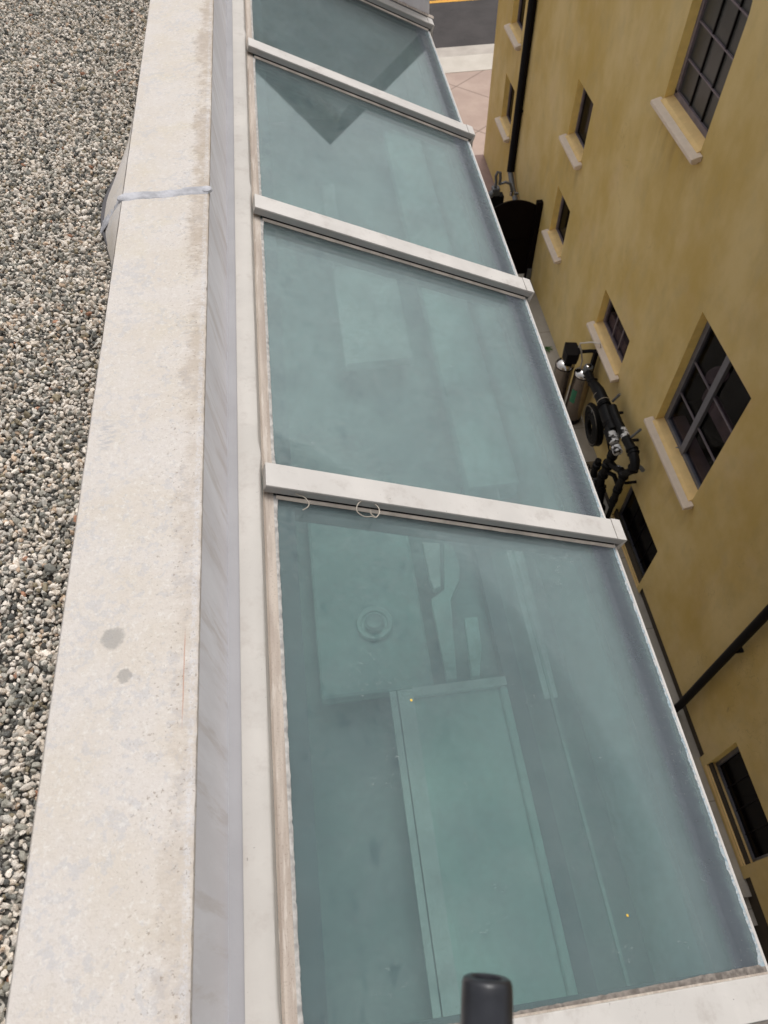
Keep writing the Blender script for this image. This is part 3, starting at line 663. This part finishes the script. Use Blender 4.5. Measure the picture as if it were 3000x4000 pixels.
# black pole end at the bottom
pa, pb = Vector((.0712, .0070, -.6964)), Vector((.0438, -.1290, -.7245)); ax = (pb - pa).normalized()
pl = thing('black_pole', 'black plastic pole end with a hollow tip at the bottom edge', 'pole', tuple(pb + ax * .9))
ca = pa; prof = [(.0110, .016), (.0118, .0012), (.0132, .0), (.0172, .0002), (.0192, .0014), (.0203, .0042), (.0207, .010), (.0210, .04), (.0214, .10), (.0214, .14)]
mb = MB(); mb.lathe(ca, prof, 40, ax); mb.build('tip', M['pole'], pl, smooth=True)
MB().lathe(ca + ax * .1402, [(.0200, 0), (.0200, .9)], 32, ax).build('shaft', M['pole'], pl, smooth=True)

# ================================================================== YELLOW BUILDING
XW = 4.8; XF = 4.92
yb = thing('yellow_building', 'tall ochre stucco building with deep set windows across the alley', 'building', (9, 3, G2))
WN = {  # name: y0, y1, z0(bottom), z1(top)
 'A': (8.02, 9.33, -4.81, -2.78), 'M': (5.19, 6.70, -8.22, -6.18), 'S': (8.145, 9.43, -8.70, -7.97), 'B': (11.66, 12.53, -8.93, -7.96),
 'C': (11.65, 12.53, -6.97, -6.01), 'D': (16.24, 17.10, -8.94, -7.95), 'E': (16.24, 17.14, -6.96, -5.70),
 'G': (5.28, 6.76, -10.86, -9.745), 'H': (.915, 2.26, -10.79, -9.68)}
YB0, YB1, ZB0, ZB1 = -12.0, 18.42, -10.75, -.9
ys = sorted(set([YB0, YB1, 7.6] + [v for w in WN.values() for v in w[:2]] + [.77, 2.40, 5.17, 6.90]))
zs = sorted(set([-10.95, -10.745, ZB1] + [v for w in WN.values() for v in w[2:]]))
mb = MB()
def solid(yc, zc):
    for (a, b, c, d) in WN.values():
        if a < yc < b and c < zc < d: return False
    if zc < -10.745 and not (.77 < yc < 2.40 or 5.17 < yc < 6.90 or yc > 7.6): return False
    return True
for i in range(len(ys) - 1):
    for j in range(len(zs) - 1):
        if solid((ys[i] + ys[i + 1]) / 2, (zs[j] + zs[j + 1]) / 2):
            mb.poly([(XW, ys[i], zs[j]), (XW, ys[i + 1], zs[j]), (XW, ys[i + 1], zs[j + 1]), (XW, ys[i], zs[j + 1])])
# arched head of the tall window: spandrels
a, b, c, d = WN['A']; cy = (a + b) / 2; hw = (b - a) / 2; rise = .62
arc = [(cy + hw * math.cos(t), d - rise + rise * math.sin(t)) for t in np.linspace(0, math.pi, 25)]
mb.poly([(XW, b, d)] + [(XW, y, z) for y, z in arc if y >= cy]); mb.poly([(XW, a, d)] + [(XW, y, z) for y, z in arc if y <= cy][::-1])
wl = mb.build('wall', M['yellow'], yb)
bm = bmesh.new(); bm.from_mesh(wl.data); bmesh.ops.remove_doubles(bm, verts=bm.verts, dist=1e-4)
bm.to_mesh(wl.data); bm.free()
mb = MB()   # the building behind: end wall, roof, back
mb.poly([(XW, YB1, -10.95), (14, YB1, -10.95), (14, YB1, ZB1), (XW, YB1, ZB1)])
mb.poly([(14, YB1, -10.95), (14, YB0, -10.95), (14, YB0, ZB1), (14, YB1, ZB1)])
mb.poly([(XW, YB0, -10.95), (XW, YB0, ZB1), (14, YB0, ZB1), (14, YB0, -10.95)])
mb.build('far_wall', M['yellow'], yb)
MB().box((XW + .001, YB0, ZB1 + .001), (14, YB1, ZB1 + .25)).build('roof', M['cream'], yb)
MB().box((XW + .03, YB0, -11.3), (XW + .06, 7.78, -10.70)).build('foundation', M['found'], yb)
def ring(y0, y1, z0, z1, w, x0, x1, mb):
    mb.box((x0, y0, z0), (x1, y0 + w, z1)); mb.box((x0, y1 - w, z0), (x1, y1, z1))
    mb.box((x0, y0 + w, z0), (x1, y1 - w, z0 + w)); mb.box((x0, y0 + w, z1 - w), (x1, y1 - w, z1)); return mb
WL = {'A': 'tall arched window with grey panes high at the top right', 'M': 'large casement window with six panes and a thick centre post',
      'S': 'small wide window just above the filter tanks', 'B': 'small window above the dark gate post', 'C': 'small middle window above the gate window',
      'D': 'low window nearest the street corner', 'E': 'upper window nearest the street corner', 'G': 'dark low window partly behind the black pipework',
      'H': 'dark low window at the bottom right'}
for k, (a, b, c, d) in WN.items():
    rv = MB(); x0, x1 = XW, XF + .03
    rv.poly([(x0, a, c), (x1, a, c), (x1, a, d), (x0, a, d)]); rv.poly([(x0, b, c), (x1, b, c), (x1, b, d), (x0, b, d)])
    if k == 'A':
        rv.grid([[(x0, y, z), (x1, y, z)] for y, z in arc])
    else: rv.poly([(x0, a, d), (x1, a, d), (x1, b, d), (x0, b, d)])
    fmat = M['slate'] if k in 'MGH' else M['mauve']
    fw = {'A': .07, 'M': .095, 'S': .06, 'B': .06, 'C': .05, 'D': .05, 'E': .06, 'G': .055, 'H': .055}[k]
    f = MB()
    ring(a + .002, b - .002, c + .002, d - .002, fw, XF, XF + .07, f)
    if k == 'A':   # arched top frame
        rows = []
        for t in np.linspace(0, math.pi, 25):
            rows.append([(XF - .001, cy + (hw - .003) * math.cos(t), d - rise + (rise - .003) * math.sin(t)), (XF - .001, cy + (hw - fw) * math.cos(t), d - rise + (rise - fw) * math.sin(t)), (XF + .07, cy + (hw - fw) * math.cos(t), d - rise + (rise - fw) * math.sin(t))])
        f.grid(rows)
    win = f.build('window', fmat, yb, bevel=.004); win['label'] = WL[k]
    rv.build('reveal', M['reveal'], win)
    pa_, pb_, pc_, pd_ = a + fw, b - fw, c + fw, d - fw
    if k == 'A':
        MB().box((XF + .035, pa_, pc_), (XF + .05, pb_, pd_)).build('pane', M['blind'], win)
        for q in (1, 2): y = pa_ + (pb_ - pa_) * q / 3; MB().box((XF + .012, y - .010, pc_), (XF + .034, y + .010, pd_)).build('muntin', M['blackmet'], win)
        for q in (1, 2, 3): z = pc_ + .425 * q; MB().box((XF + .010, pa_, z - .010), (XF + .0335, pb_, z + .010)).build('muntin', M['mauve'], win)
        MB().box((XF - .0, a + .003, c + .073), (XF + .03, b - .003, c + .11)).build('lower_rail', M['mauve'], win)
    elif k == 'M':
        MB().box((XF + .035, pa_, pc_), (XF + .041, pb_, pd_)).build('pane', M['clear'], win)
        ym = 5.995
        MB().box((XF - .012, ym - .055, c + .04), (XF + .05, ym + .055, d - .04)).build('centre_post', M['slate'], win, bevel=.006)
        for z in (-6.975, -7.572):
            for (y0, y1) in ((pa_, ym - .056), (ym + .056, pb_)): MB().box((XF + .012, y0, z - .009), (XF + .034, y1, z + .009)).build('muntin', M['mauve'], win)
        MB().tube([(XF - .02, 6.06, -8.13), (XF - .05, 6.08, -8.155), (XF - .06, 6.02, -8.09)], .009, 8).build('latch', M['slate'], win, smooth=True)
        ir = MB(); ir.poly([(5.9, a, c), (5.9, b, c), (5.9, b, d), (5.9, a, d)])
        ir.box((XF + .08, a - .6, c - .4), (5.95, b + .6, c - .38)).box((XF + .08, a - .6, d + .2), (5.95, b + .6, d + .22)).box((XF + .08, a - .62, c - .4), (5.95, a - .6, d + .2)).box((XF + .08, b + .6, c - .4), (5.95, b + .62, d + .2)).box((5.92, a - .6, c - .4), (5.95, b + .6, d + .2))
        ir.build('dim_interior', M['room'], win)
        MB().box((XF + .075, pa_, c + .02), (XF + .26, pb_, c + .13)).build('inner_ledge', M['mauvei'], win)
        MB().box((XF + .30, 5.25, -7.62), (XF + .36, 6.5, -7.36)).build('inner_beam', M['mauvei'], win)
        MB().lathe((XF + .20, 6.28, -6.95), [(.13, 0), (.15, .015), (.10, .02), (.05, .008)], 24, Vector((-.55, 0, .83))).build('round_plate', M['mauvei'], win, smooth=True)
    elif k == 'S':
        MB().box((XF + .035, pa_, pc_), (XF + .041, pb_, pd_)).build('pane', M['clear'], win)
        for y in (8.66, 8.98): MB().box((XF + .012, y - .011, pc_), (XF + .034, y + .011, pd_)).build('muntin', M['mauve'], win)
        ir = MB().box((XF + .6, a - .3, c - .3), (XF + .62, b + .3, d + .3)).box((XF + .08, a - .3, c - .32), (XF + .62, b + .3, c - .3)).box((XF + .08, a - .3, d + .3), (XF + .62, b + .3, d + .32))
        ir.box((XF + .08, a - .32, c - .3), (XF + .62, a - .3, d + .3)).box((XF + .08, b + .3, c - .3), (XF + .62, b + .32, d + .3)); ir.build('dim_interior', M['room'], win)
        MB().box((XF + .075, pa_ + .3, c + .02), (XF + .24, pb_, c + .27)).build('inner_ledge', M['mauvei'], win)
    else:
        MB().box((XF + .035, pa_, pc_), (XF + .045, pb_, pd_)).build('pane', M['dark'], win)
        if k in 'GH':
            for q in (1, 2, 3): y = pa_ + (pb_ - pa_) * q / 4; MB().box((XF + .024, y - .008, pc_), (XF + .0345, y + .008, pd_)).build('muntin', M['blackmet'], win)
    # sloped painted sill in the reveal and projecting cast stone ledge
    if k in 'GH':
        MB().prism([(XW - .004, c - .03), (XW + .01, c - .02), (XF + .02, c + .035), (XF + .02, c - .1), (XW - .004, c - .1)], 'y', a, b).build('sill', M['sillp'], win, bevel=.006)
    else:
        MB().prism([(XW - .045, c - .018), (XW - .0, c + .004), (XF + .015, c + .035), (XF + .015, c - .08), (XW - .045, c - .05)], 'y', a + .004, b - .004).build('sill_slope', M['sillp'], win, bevel=.004)
        s0, s1 = a - .085, b + .085
        sb = MB().prism([(XW - .135, c - .055), (XW - .040, c - .025), (XW - .001, c - .02), (XW - .001, c - .095), (XW - .135, c - .105)], 'y', s0, s1)
        sb.build('sill', M['sill'], win, bevel=.007)
        MB().box((XW - .085, s0 + .05, c - .155), (XW - .001, s1 - .05, c - .1055)).build('sill_moulding', M['sill'], win, bevel=.012)
# downspouts
def spout(path, r, n='downspout', mat='blackmet'):
    o = MB().tube(path, r, 14).build(n, M[mat], yb, smooth=True); return o
o = spout([(4.715, 15.50, -1.0), (4.715, 15.50, -9.25), (4.70, 15.44, -9.36)], .085); o['label'] = 'black downspout between the two window columns near the corner'
for z in (-5.0, -8.0): MB().box((4.70, 15.395, z), (4.80, 15.605, z + .04)).build('bracket', M['blackmet'], o)
o = spout([(4.70, 15.44, -9.36), (4.70, 15.10, -9.55), (4.70, 14.72, -9.66), (4.70, 14.3, -9.85), (4.70, 14.15, -10.6)], .062, 'drain_elbow', 'greym')
o = spout([(4.70, 3.14, -1.0), (4.70, 3.14, -10.72), (4.66, 3.13, -10.86), (4.58, 3.12, -10.92)], .058); o['label'] = 'dark downspout crossing the lower right corner'
for z in (-7.0, -8.6): MB().box((4.70, 3.07, z), (4.80, 3.21, z + .03)).build('bracket', M['blackmet'], o)

# ================================================================== GATE
gt = thing('metal_gate', 'dark brown arched metal gate closing the alley', 'gate', (3.8, 13.2, G1))
def leaf(x0, x1):
    pr = [(x0, -10.48)]; n = 20
    for k in range(n + 1):
        x = x0 + (x1 - x0) * k / n; t = (k / n - .5) * 2; pr.append((x, -8.79 + .15 * (1 - t * t)))
    pr.append((x1, -10.48)); m = MB().prism(pr, 'y', 13.2, 13.24)
    l = m.build('gate_leaf', M['gate'], gt, bevel=.004)
    MB().box((x0 + .02, 13.17, -9.585), (x1 - .02, 13.199, -9.555)).build('rail', M['gate'], l)
    return l
leaf(3.735, 4.665); leaf(2.79, 3.725)
for x in (4.67, 2.66):
    p = MB().box((x, 13.14, G1), (x + .125, 13.26, -8.70)).build('gate_post', M['gate'], gt, bevel=.006)
MB().box((4.69, 13.11, G1 + .001), (4.79, 13.1395, -10.30)).build('hinge_plate', M['greym'], gt, bevel=.004)

# ================================================================== GAS METER behind the gate
gm = thing('gas_meter', 'grey pipe fitting with a looped top behind the gate', 'meter', (4.1, 14.5, G1))
MB().box((4.03, 14.42, -10.6), (4.33, 14.62, -9.30)).build('body', M['blackmet'], gm, bevel=.03)
MB().box((4.05, 14.43, -9.295), (4.22, 14.60, -9.12)).build('register', M['greym'], gm, bevel=.02)
MB().lathe((4.02, 14.45, -9.24), [(.07, -.03), (.08, 0), (.06, .04), (.02, .06)], 16, Vector((-1, -.3, .2))).build('regulator', M['greym'], gm, smooth=True)
MB().tube([(4.12, 14.5, -9.12), (4.12, 14.5, -8.98), (4.10, 14.5, -8.85), (4.13, 14.5, -8.76), (4.19, 14.5, -8.78), (4.21, 14.5, -8.92), (4.20, 14.5, -9.05)], .032, 10).build('loop_pipe', M['greym'], gm, smooth=True)
MB().tube([(4.20, 14.5, -9.05), (4.33, 14.48, -9.0), (4.43, 14.46, -9.04), (4.49, 14.45, -9.18), (4.52, 14.45, -9.28), (4.64, 14.45, -9.28)], .03, 10).build('outlet_pipe', M['greym'], gm, smooth=True)
MB().lathe((4.5, 14.45, -9.27), [(.05, -.04), (.055, 0), (.045, .05)], 14).build('union', M['chrome'], gm, smooth=True)

# ================================================================== FILTER TANKS
def tank(cx, cy, label, head):
    t = thing('filter_tank', label, 'tank', (cx, cy, G1), 'steel filter tanks against the yellow wall'); r = .172
    MB().lathe((cx, cy, G1), [(.176, 0), (.181, .02), (.181, .09), (.174, .11)], 28).build('base_ring', M['black'], t, smooth=True)
    MB().lathe((cx, cy, G1 + .1105), [(r, 0), (r, 1.07), (r + .003, 1.075), (r + .003, 1.09)], 32).build('body', M['steel'], t, smooth=True)
    dm = MB().lathe((cx, cy, G1 + 1.2007), [(r + .002, 0), (r - .006, .035), (r - .035, .065), (.07, .085), (.05, .09), (.05, .12)], 32).build('dome', M['chrome'], t, smooth=True)
    MB().lathe((cx, cy, G1 + 1.196), [(r + .006, 0), (r + .006, .018)], 32).build('band', M['blackmet'], dm)
    return t
tA = tank(4.30, 9.17, 'filter tank with a black box head, the one farther from the camera', 1)
MB().prism([(4.25, 9.06), (4.44, 9.02), (4.52, 9.14), (4.50, 9.36), (4.30, 9.40), (4.24, 9.24)], 'z', -9.275, -9.05).build('control_head', M['blackmet'], tA, bevel=.012)
tB = tank(4.575, 8.90, 'filter tank with a round grey dial on its dome, the nearer of the two', 0)
h = MB().lathe((4.60, 8.84, -9.279), [(.085, 0), (.085, .10), (.075, .12), (.03, .125)], 22).build('dial', M['greym'], tB, smooth=True)
MB().lathe((4.60, 8.84, -9.153), [(.045, 0), (.045, .012), (.02, .02)], 18).build('glass_cap', M['chrome'], h, smooth=True)
rows = []
for k in range(7):
    an = R(200 + k * 6); rows.append([(4.575 + (.1732) * math.cos(an), 8.90 + .1732 * math.sin(an), z) for z in (-10.02, -9.80, -9.70)])
MB().grid(rows).build('logo_patch', M['green'], tB)
pv = thing('supply_pipe', 'white bent supply tube above the filter tanks', 'pipe', (4.6, 9.3, -9.0))
MB().tube([(4.50, 9.22, -9.04), (4.50, 9.20, -8.93), (4.60, 9.0, -8.74), (4.70, 8.86, -8.66), (4.72, 8.84, -8.80)], .013, 8).build('white_tube', M['kerb'], pv, smooth=True)
MB().tube([(4.50, 9.2, -8.98), (4.52, 9.12, -9.05), (4.54, 9.03, -9.20), (4.52, 8.98, -9.31), (4.45, 9.00, -9.36)], .016, 8).build('bent_hose', M['wire'], pv, smooth=True)
MB().tube([(4.52, 9.18, -9.12), (4.66, 9.04, -8.99), (4.74, 8.95, -8.93)], .035, 8).build('black_elbow', M['blackmet'], pv, smooth=True)
MB().box((4.66, 8.86, -9.36), (4.73, 8.95, -8.86)).build('wall_bracket', M['blackmet'], pv, bevel=.008)

# ================================================================== PIPEWORK
pw = thing('backflow_pipework', 'black insulated pipework with white taped joints on the yellow wall', 'pipework', (4.6, 7, G2))
def T(name, pts, r, mat='black', n=12, par_=None): return MB().tube(pts, r, n).build(name, M[mat], par_ or pw, smooth=True)
T('inlet_pipe', [(4.56, 8.70, -9.20), (4.54, 8.50, -9.16), (4.52, 8.35, -9.09), (4.50, 8.22, -9.02)], .075)
T('main_pipe', [(4.50, 8.24, -9.02), (4.50, 8.05, -8.97), (4.50, 7.85, -8.965), (4.50, 7.5, -9.03), (4.50, 7.2, -9.02)], [.085, .10, .105, .105, .10], n=16)
T('upper_sleeve', [(4.58, 7.62, -8.90), (4.58, 7.30, -8.92), (4.58, 6.98, -8.88)], .075, n=14)
T('lower_sleeve', [(4.44, 7.25, -9.05), (4.44, 6.98, -9.04)], .085, n=14)
for nm, a, b, r in (('pipe_tape', (4.585, 7.10, -8.89), (4.585, 6.86, -8.86), .072), ('pipe_tape', (4.45, 7.16, -9.02), (4.45, 6.96, -9.03), .078),
                    ('pipe_tape', (4.585, 6.76, -8.86), (4.585, 6.66, -8.85), .080), ('pipe_tape', (4.46, 6.90, -9.06), (4.46, 6.78, -9.06), .078)):
    m = MB(); pts = [Vector(a).lerp(Vector(b), t) for t in np.linspace(0, 1, 9)]
    m.tube(pts, [r * (1.0 + .10 * nz(i * .9, a[1], 2)) for i in range(9)], 14); m.build(nm, M['white'], pw, smooth=True)
T('right_branch', [(4.58, 6.90, -8.87), (4.58, 6.62, -8.83), (4.56, 6.42, -8.84), (4.54, 6.34, -8.90), (4.52, 6.38, -9.05), (4.50, 6.46, -9.22), (4.49, 6.45, -9.6), (4.49, 6.43, -10.05)], [.08, .08, .078, .075, .06, .062, .06, .055])
T('left_branch', [(4.46, 6.88, -9.06), (4.45, 6.88, -9.20), (4.44, 6.90, -9.50), (4.42, 6.91, -9.94), (4.40, 6.75, -10.15), (4.40, 6.62, -10.6), (4.40, 6.6, -10.95)], [.085, .07, .068, .07, .085, .10, .09])
T('cross_pipe', [(4.44, 6.92, -9.44), (4.46, 6.72, -9.36), (4.48, 6.52, -9.22)], .055)
T('lower_valve', [(4.38, 7.12, -9.66), (4.36, 7.10, -9.95), (4.36, 7.02, -10.2), (4.36, 6.95, -10.6), (4.36, 6.95, -10.95)], [.055, .06, .075, .11, .12])
for (p, q) in (((4.62, 7.72, -8.88), (4.66, 7.66, -8.66)), ((4.62, 6.86, -8.82), (4.68, 6.78, -8.53))):
    m = MB(); m.tube([p, Vector(p).lerp(Vector(q), .4), q], [.022, .020, .024], 8); m.build('lever', M['greym'], pw, smooth=True)
T('valve_stub', [(4.58, 6.42, -8.92), (4.66, 6.34, -8.94), (4.70, 6.33, -8.99)], .035, 'greym')
for (x, y, z) in ((4.50, 7.98, -8.89), (4.50, 7.80, -8.865)): MB().torus((x, y, z - .09), .104, .006, (0, 1, .05), 24, 6).build('strap', M['wire'], pw, smooth=True)
rr = random.Random(5)
def coupling(p, ax, r0, L, mat='black'):
    MB().lathe(p, [(r0 * .8, -L), (r0, -L * .9), (r0, -L * .35), (r0 * .82, -L * .3), (r0 * .82, L * .3), (r0, L * .35), (r0, L * .9), (r0 * .8, L)], 12, Vector(ax)).build('coupling', M[mat], pw, smooth=True)
for p, ax, r0, L, mt in (((4.58, 6.60, -8.83), (0, 1, .1), .098, .05, 'black'), ((4.54, 6.36, -8.95), (0, .3, 1), .085, .05, 'black'), ((4.50, 6.46, -9.24), (0, .1, 1), .082, .06, 'black'),
        ((4.49, 6.45, -9.62), (0, 0, 1), .075, .05, 'black'), ((4.45, 6.89, -9.26), (0, 0, 1), .088, .05, 'black'), ((4.44, 6.90, -9.52), (0, 0, 1), .095, .06, 'black'), ((4.43, 6.91, -9.80), (0, 0, 1), .09, .05, 'black'),
        ((4.41, 6.82, -10.08), (0, .7, 1), .11, .06, 'black'), ((4.37, 7.10, -9.78), (0, 0, 1), .075, .05, 'black'), ((4.36, 7.06, -10.08), (.1, .2, 1), .095, .05, 'greym'), ((4.36, 6.97, -10.40), (0, .1, 1), .13, .07, 'black'),
        ((4.40, 6.62, -10.42), (0, 0, 1), .115, .08, 'black'), ((4.49, 6.44, -9.90), (0, 0, 1), .07, .04, 'black'), ((4.50, 7.72, -8.98), (0, 1, -.1), .118, .03, 'black'), ((4.50, 7.36, -9.03), (0, 1, 0), .115, .04, 'black'), ((4.53, 8.40, -9.11), (0, 1, .5), .092, .05, 'black')):
    coupling(p, ax, r0, L, mt)
T('bleed_pipe', [(4.36, 7.04, -10.1), (4.30, 6.92, -10.02), (4.29, 6.80, -10.12), (4.33, 6.74, -10.3)], .03, 'greym')
T('drain_pipe', [(4.44, 6.9, -9.7), (4.52, 6.74, -9.62), (4.56, 6.6, -9.7), (4.58, 6.55, -10.1), (4.58, 6.52, -10.95)], .04)
T('link_pipe', [(4.36, 7.0, -10.5), (4.37, 6.8, -10.55), (4.39, 6.64, -10.62)], .06)
MB().box((4.30, 6.86, -10.25), (4.42, 7.0, -10.12)).build('valve_body', M['greym'], pw, bevel=.015)
MB().box((4.44, 6.48, -9.32), (4.53, 6.60, -9.20)).build('valve_body', M['blackmet'], pw, bevel=.015)
MB().tube([(4.34, 7.12, -9.9), (4.24, 7.14, -9.86)], .012, 8).build('spindle', M['chrome'], pw, smooth=True)
MB().torus((4.24, 7.14, -9.86), .055, .009, (1, -.1, -.3), 20, 6).build('hand_wheel', M['blackmet'], pw, smooth=True)
for (y, z) in ((7.6, -9.02), (6.9, -8.9), (6.5, -9.5)):
    MB().box((4.60, y - .02, z - .05), (4.80, y + .02, z - .02)).build('wall_bracket', M['blackmet'], pw)
for p in ((4.45, 6.80, -9.20), (4.50, 6.60, -9.28), (4.33, 6.98, -10.0), (4.33, 6.80, -10.16), (4.34, 6.72, -10.02), (4.44, 6.99, -9.56)):
    pass
MB().tube([(4.47, 6.66, -9.30), (4.50, 6.56, -9.25)], .05, 12).build('bright_coupling', M['white'], pw, smooth=True)
MB().tube([(4.30, 7.02, -10.02), (4.32, 6.90, -10.10)], .03, 10).build('bright_fitting', M['chrome'], pw, smooth=True)
MB().tube([(4.32, 6.80, -10.08), (4.33, 6.74, -10.18)], .028, 10).build('bright_fitting', M['chrome'], pw, smooth=True)
MB().tube([(4.42, 6.95, -9.55), (4.42, 6.88, -9.62)], .026, 10).build('bright_fitting', M['chrome'], pw, smooth=True)
cbl = thing('wall_cable', 'thin black cable with a loop hanging beside the pipework', 'cable', (4.7, 7.3, -9.5))
curl([(4.52, 7.95, -9.15), (4.56, 7.67, -9.32), (4.58, 7.45, -9.5), (4.60, 7.28, -9.62), (4.55, 7.10, -9.68), (4.45, 7.06, -9.72)], .014).build('cable', M['black'], cbl, smooth=True)
curl([(4.70, 7.46, -9.50), (4.66, 7.35, -9.38), (4.62, 7.23, -9.30), (4.60, 7.12, -9.35), (4.58, 7.08, -9.5), (4.52, 7.09, -9.64)], .020).build('loop_hose', M['black'], cbl, smooth=True)
jb = MB().box((4.71, 7.40, -9.66), (4.795, 7.52, -9.46)).build('junction_box', M['greym'], bevel=.008); tag(jb, 'small grey box on the yellow wall behind the cable loop', 'box')
hc = thing('hose_coil', 'coiled black hose hanging on the wall beside the tanks', 'hose', (4.62, 8.0, -9.8))
m = MB()
for k in range(21): m.torus((4.53 + .030 * (k % 3), 7.99 + .01 * (k % 2), -9.76 - .004 * k), .375 - .036 * (k // 3), .019, (1, .06 * ((k % 3) - 1), .05), 40, 7)
m.build('coil', M['black'], hc, smooth=True)
MB().torus((4.505, 7.99, -9.77), .352, .004, (1, 0, .05), 48, 5).build('stripe', M['wire'], hc)
MB().tube([(4.50, 8.08, -9.50), (4.78, 8.08, -9.46)], .03, 10).build('hanger', M['greym'], hc)
m = MB(); c = Vector((4.60, 10.83, G1))
for k in range(9):
    an = 2.4 * k; d = Vector((math.cos(an), math.sin(an), 0)); s = Vector((-d.y, d.x, 0)); L = .07 + .03 * (k % 3)
    m.grid([[c + s * .004, c - s * .004], [c + d * L * .5 + s * .018 + Vector((0, 0, .05)), c + d * L * .5 - s * .018 + Vector((0, 0, .05))], [c + d * L + s * .002 + Vector((0, 0, .03)), c + d * L - s * .002 + Vector((0, 0, .03))]])
tag(m.build('weed', M['plant']), 'small green weed growing from the walkway near the glass edge', 'plant')

# ================================================================== ACROSS THE STREET (seen only as a reflection in the far panes)
ob = thing('street_building', 'dark flat roofed building across the street, mirrored in the far panes', 'building', (5, 70, -11))
MB().box((-34, 60, -11.3), (25.0, 78, 16.6)).build('facade', M['city'], ob)
m = MB()
for fx in range(12):
    for fz in range(6): m.box((-31 + fx * 4.6, 59.9, -7 + fz * 3.8), (-28.6 + fx * 4.6, 59.99, -5 + fz * 3.8))
m.build('window_band', M['city'], ob)
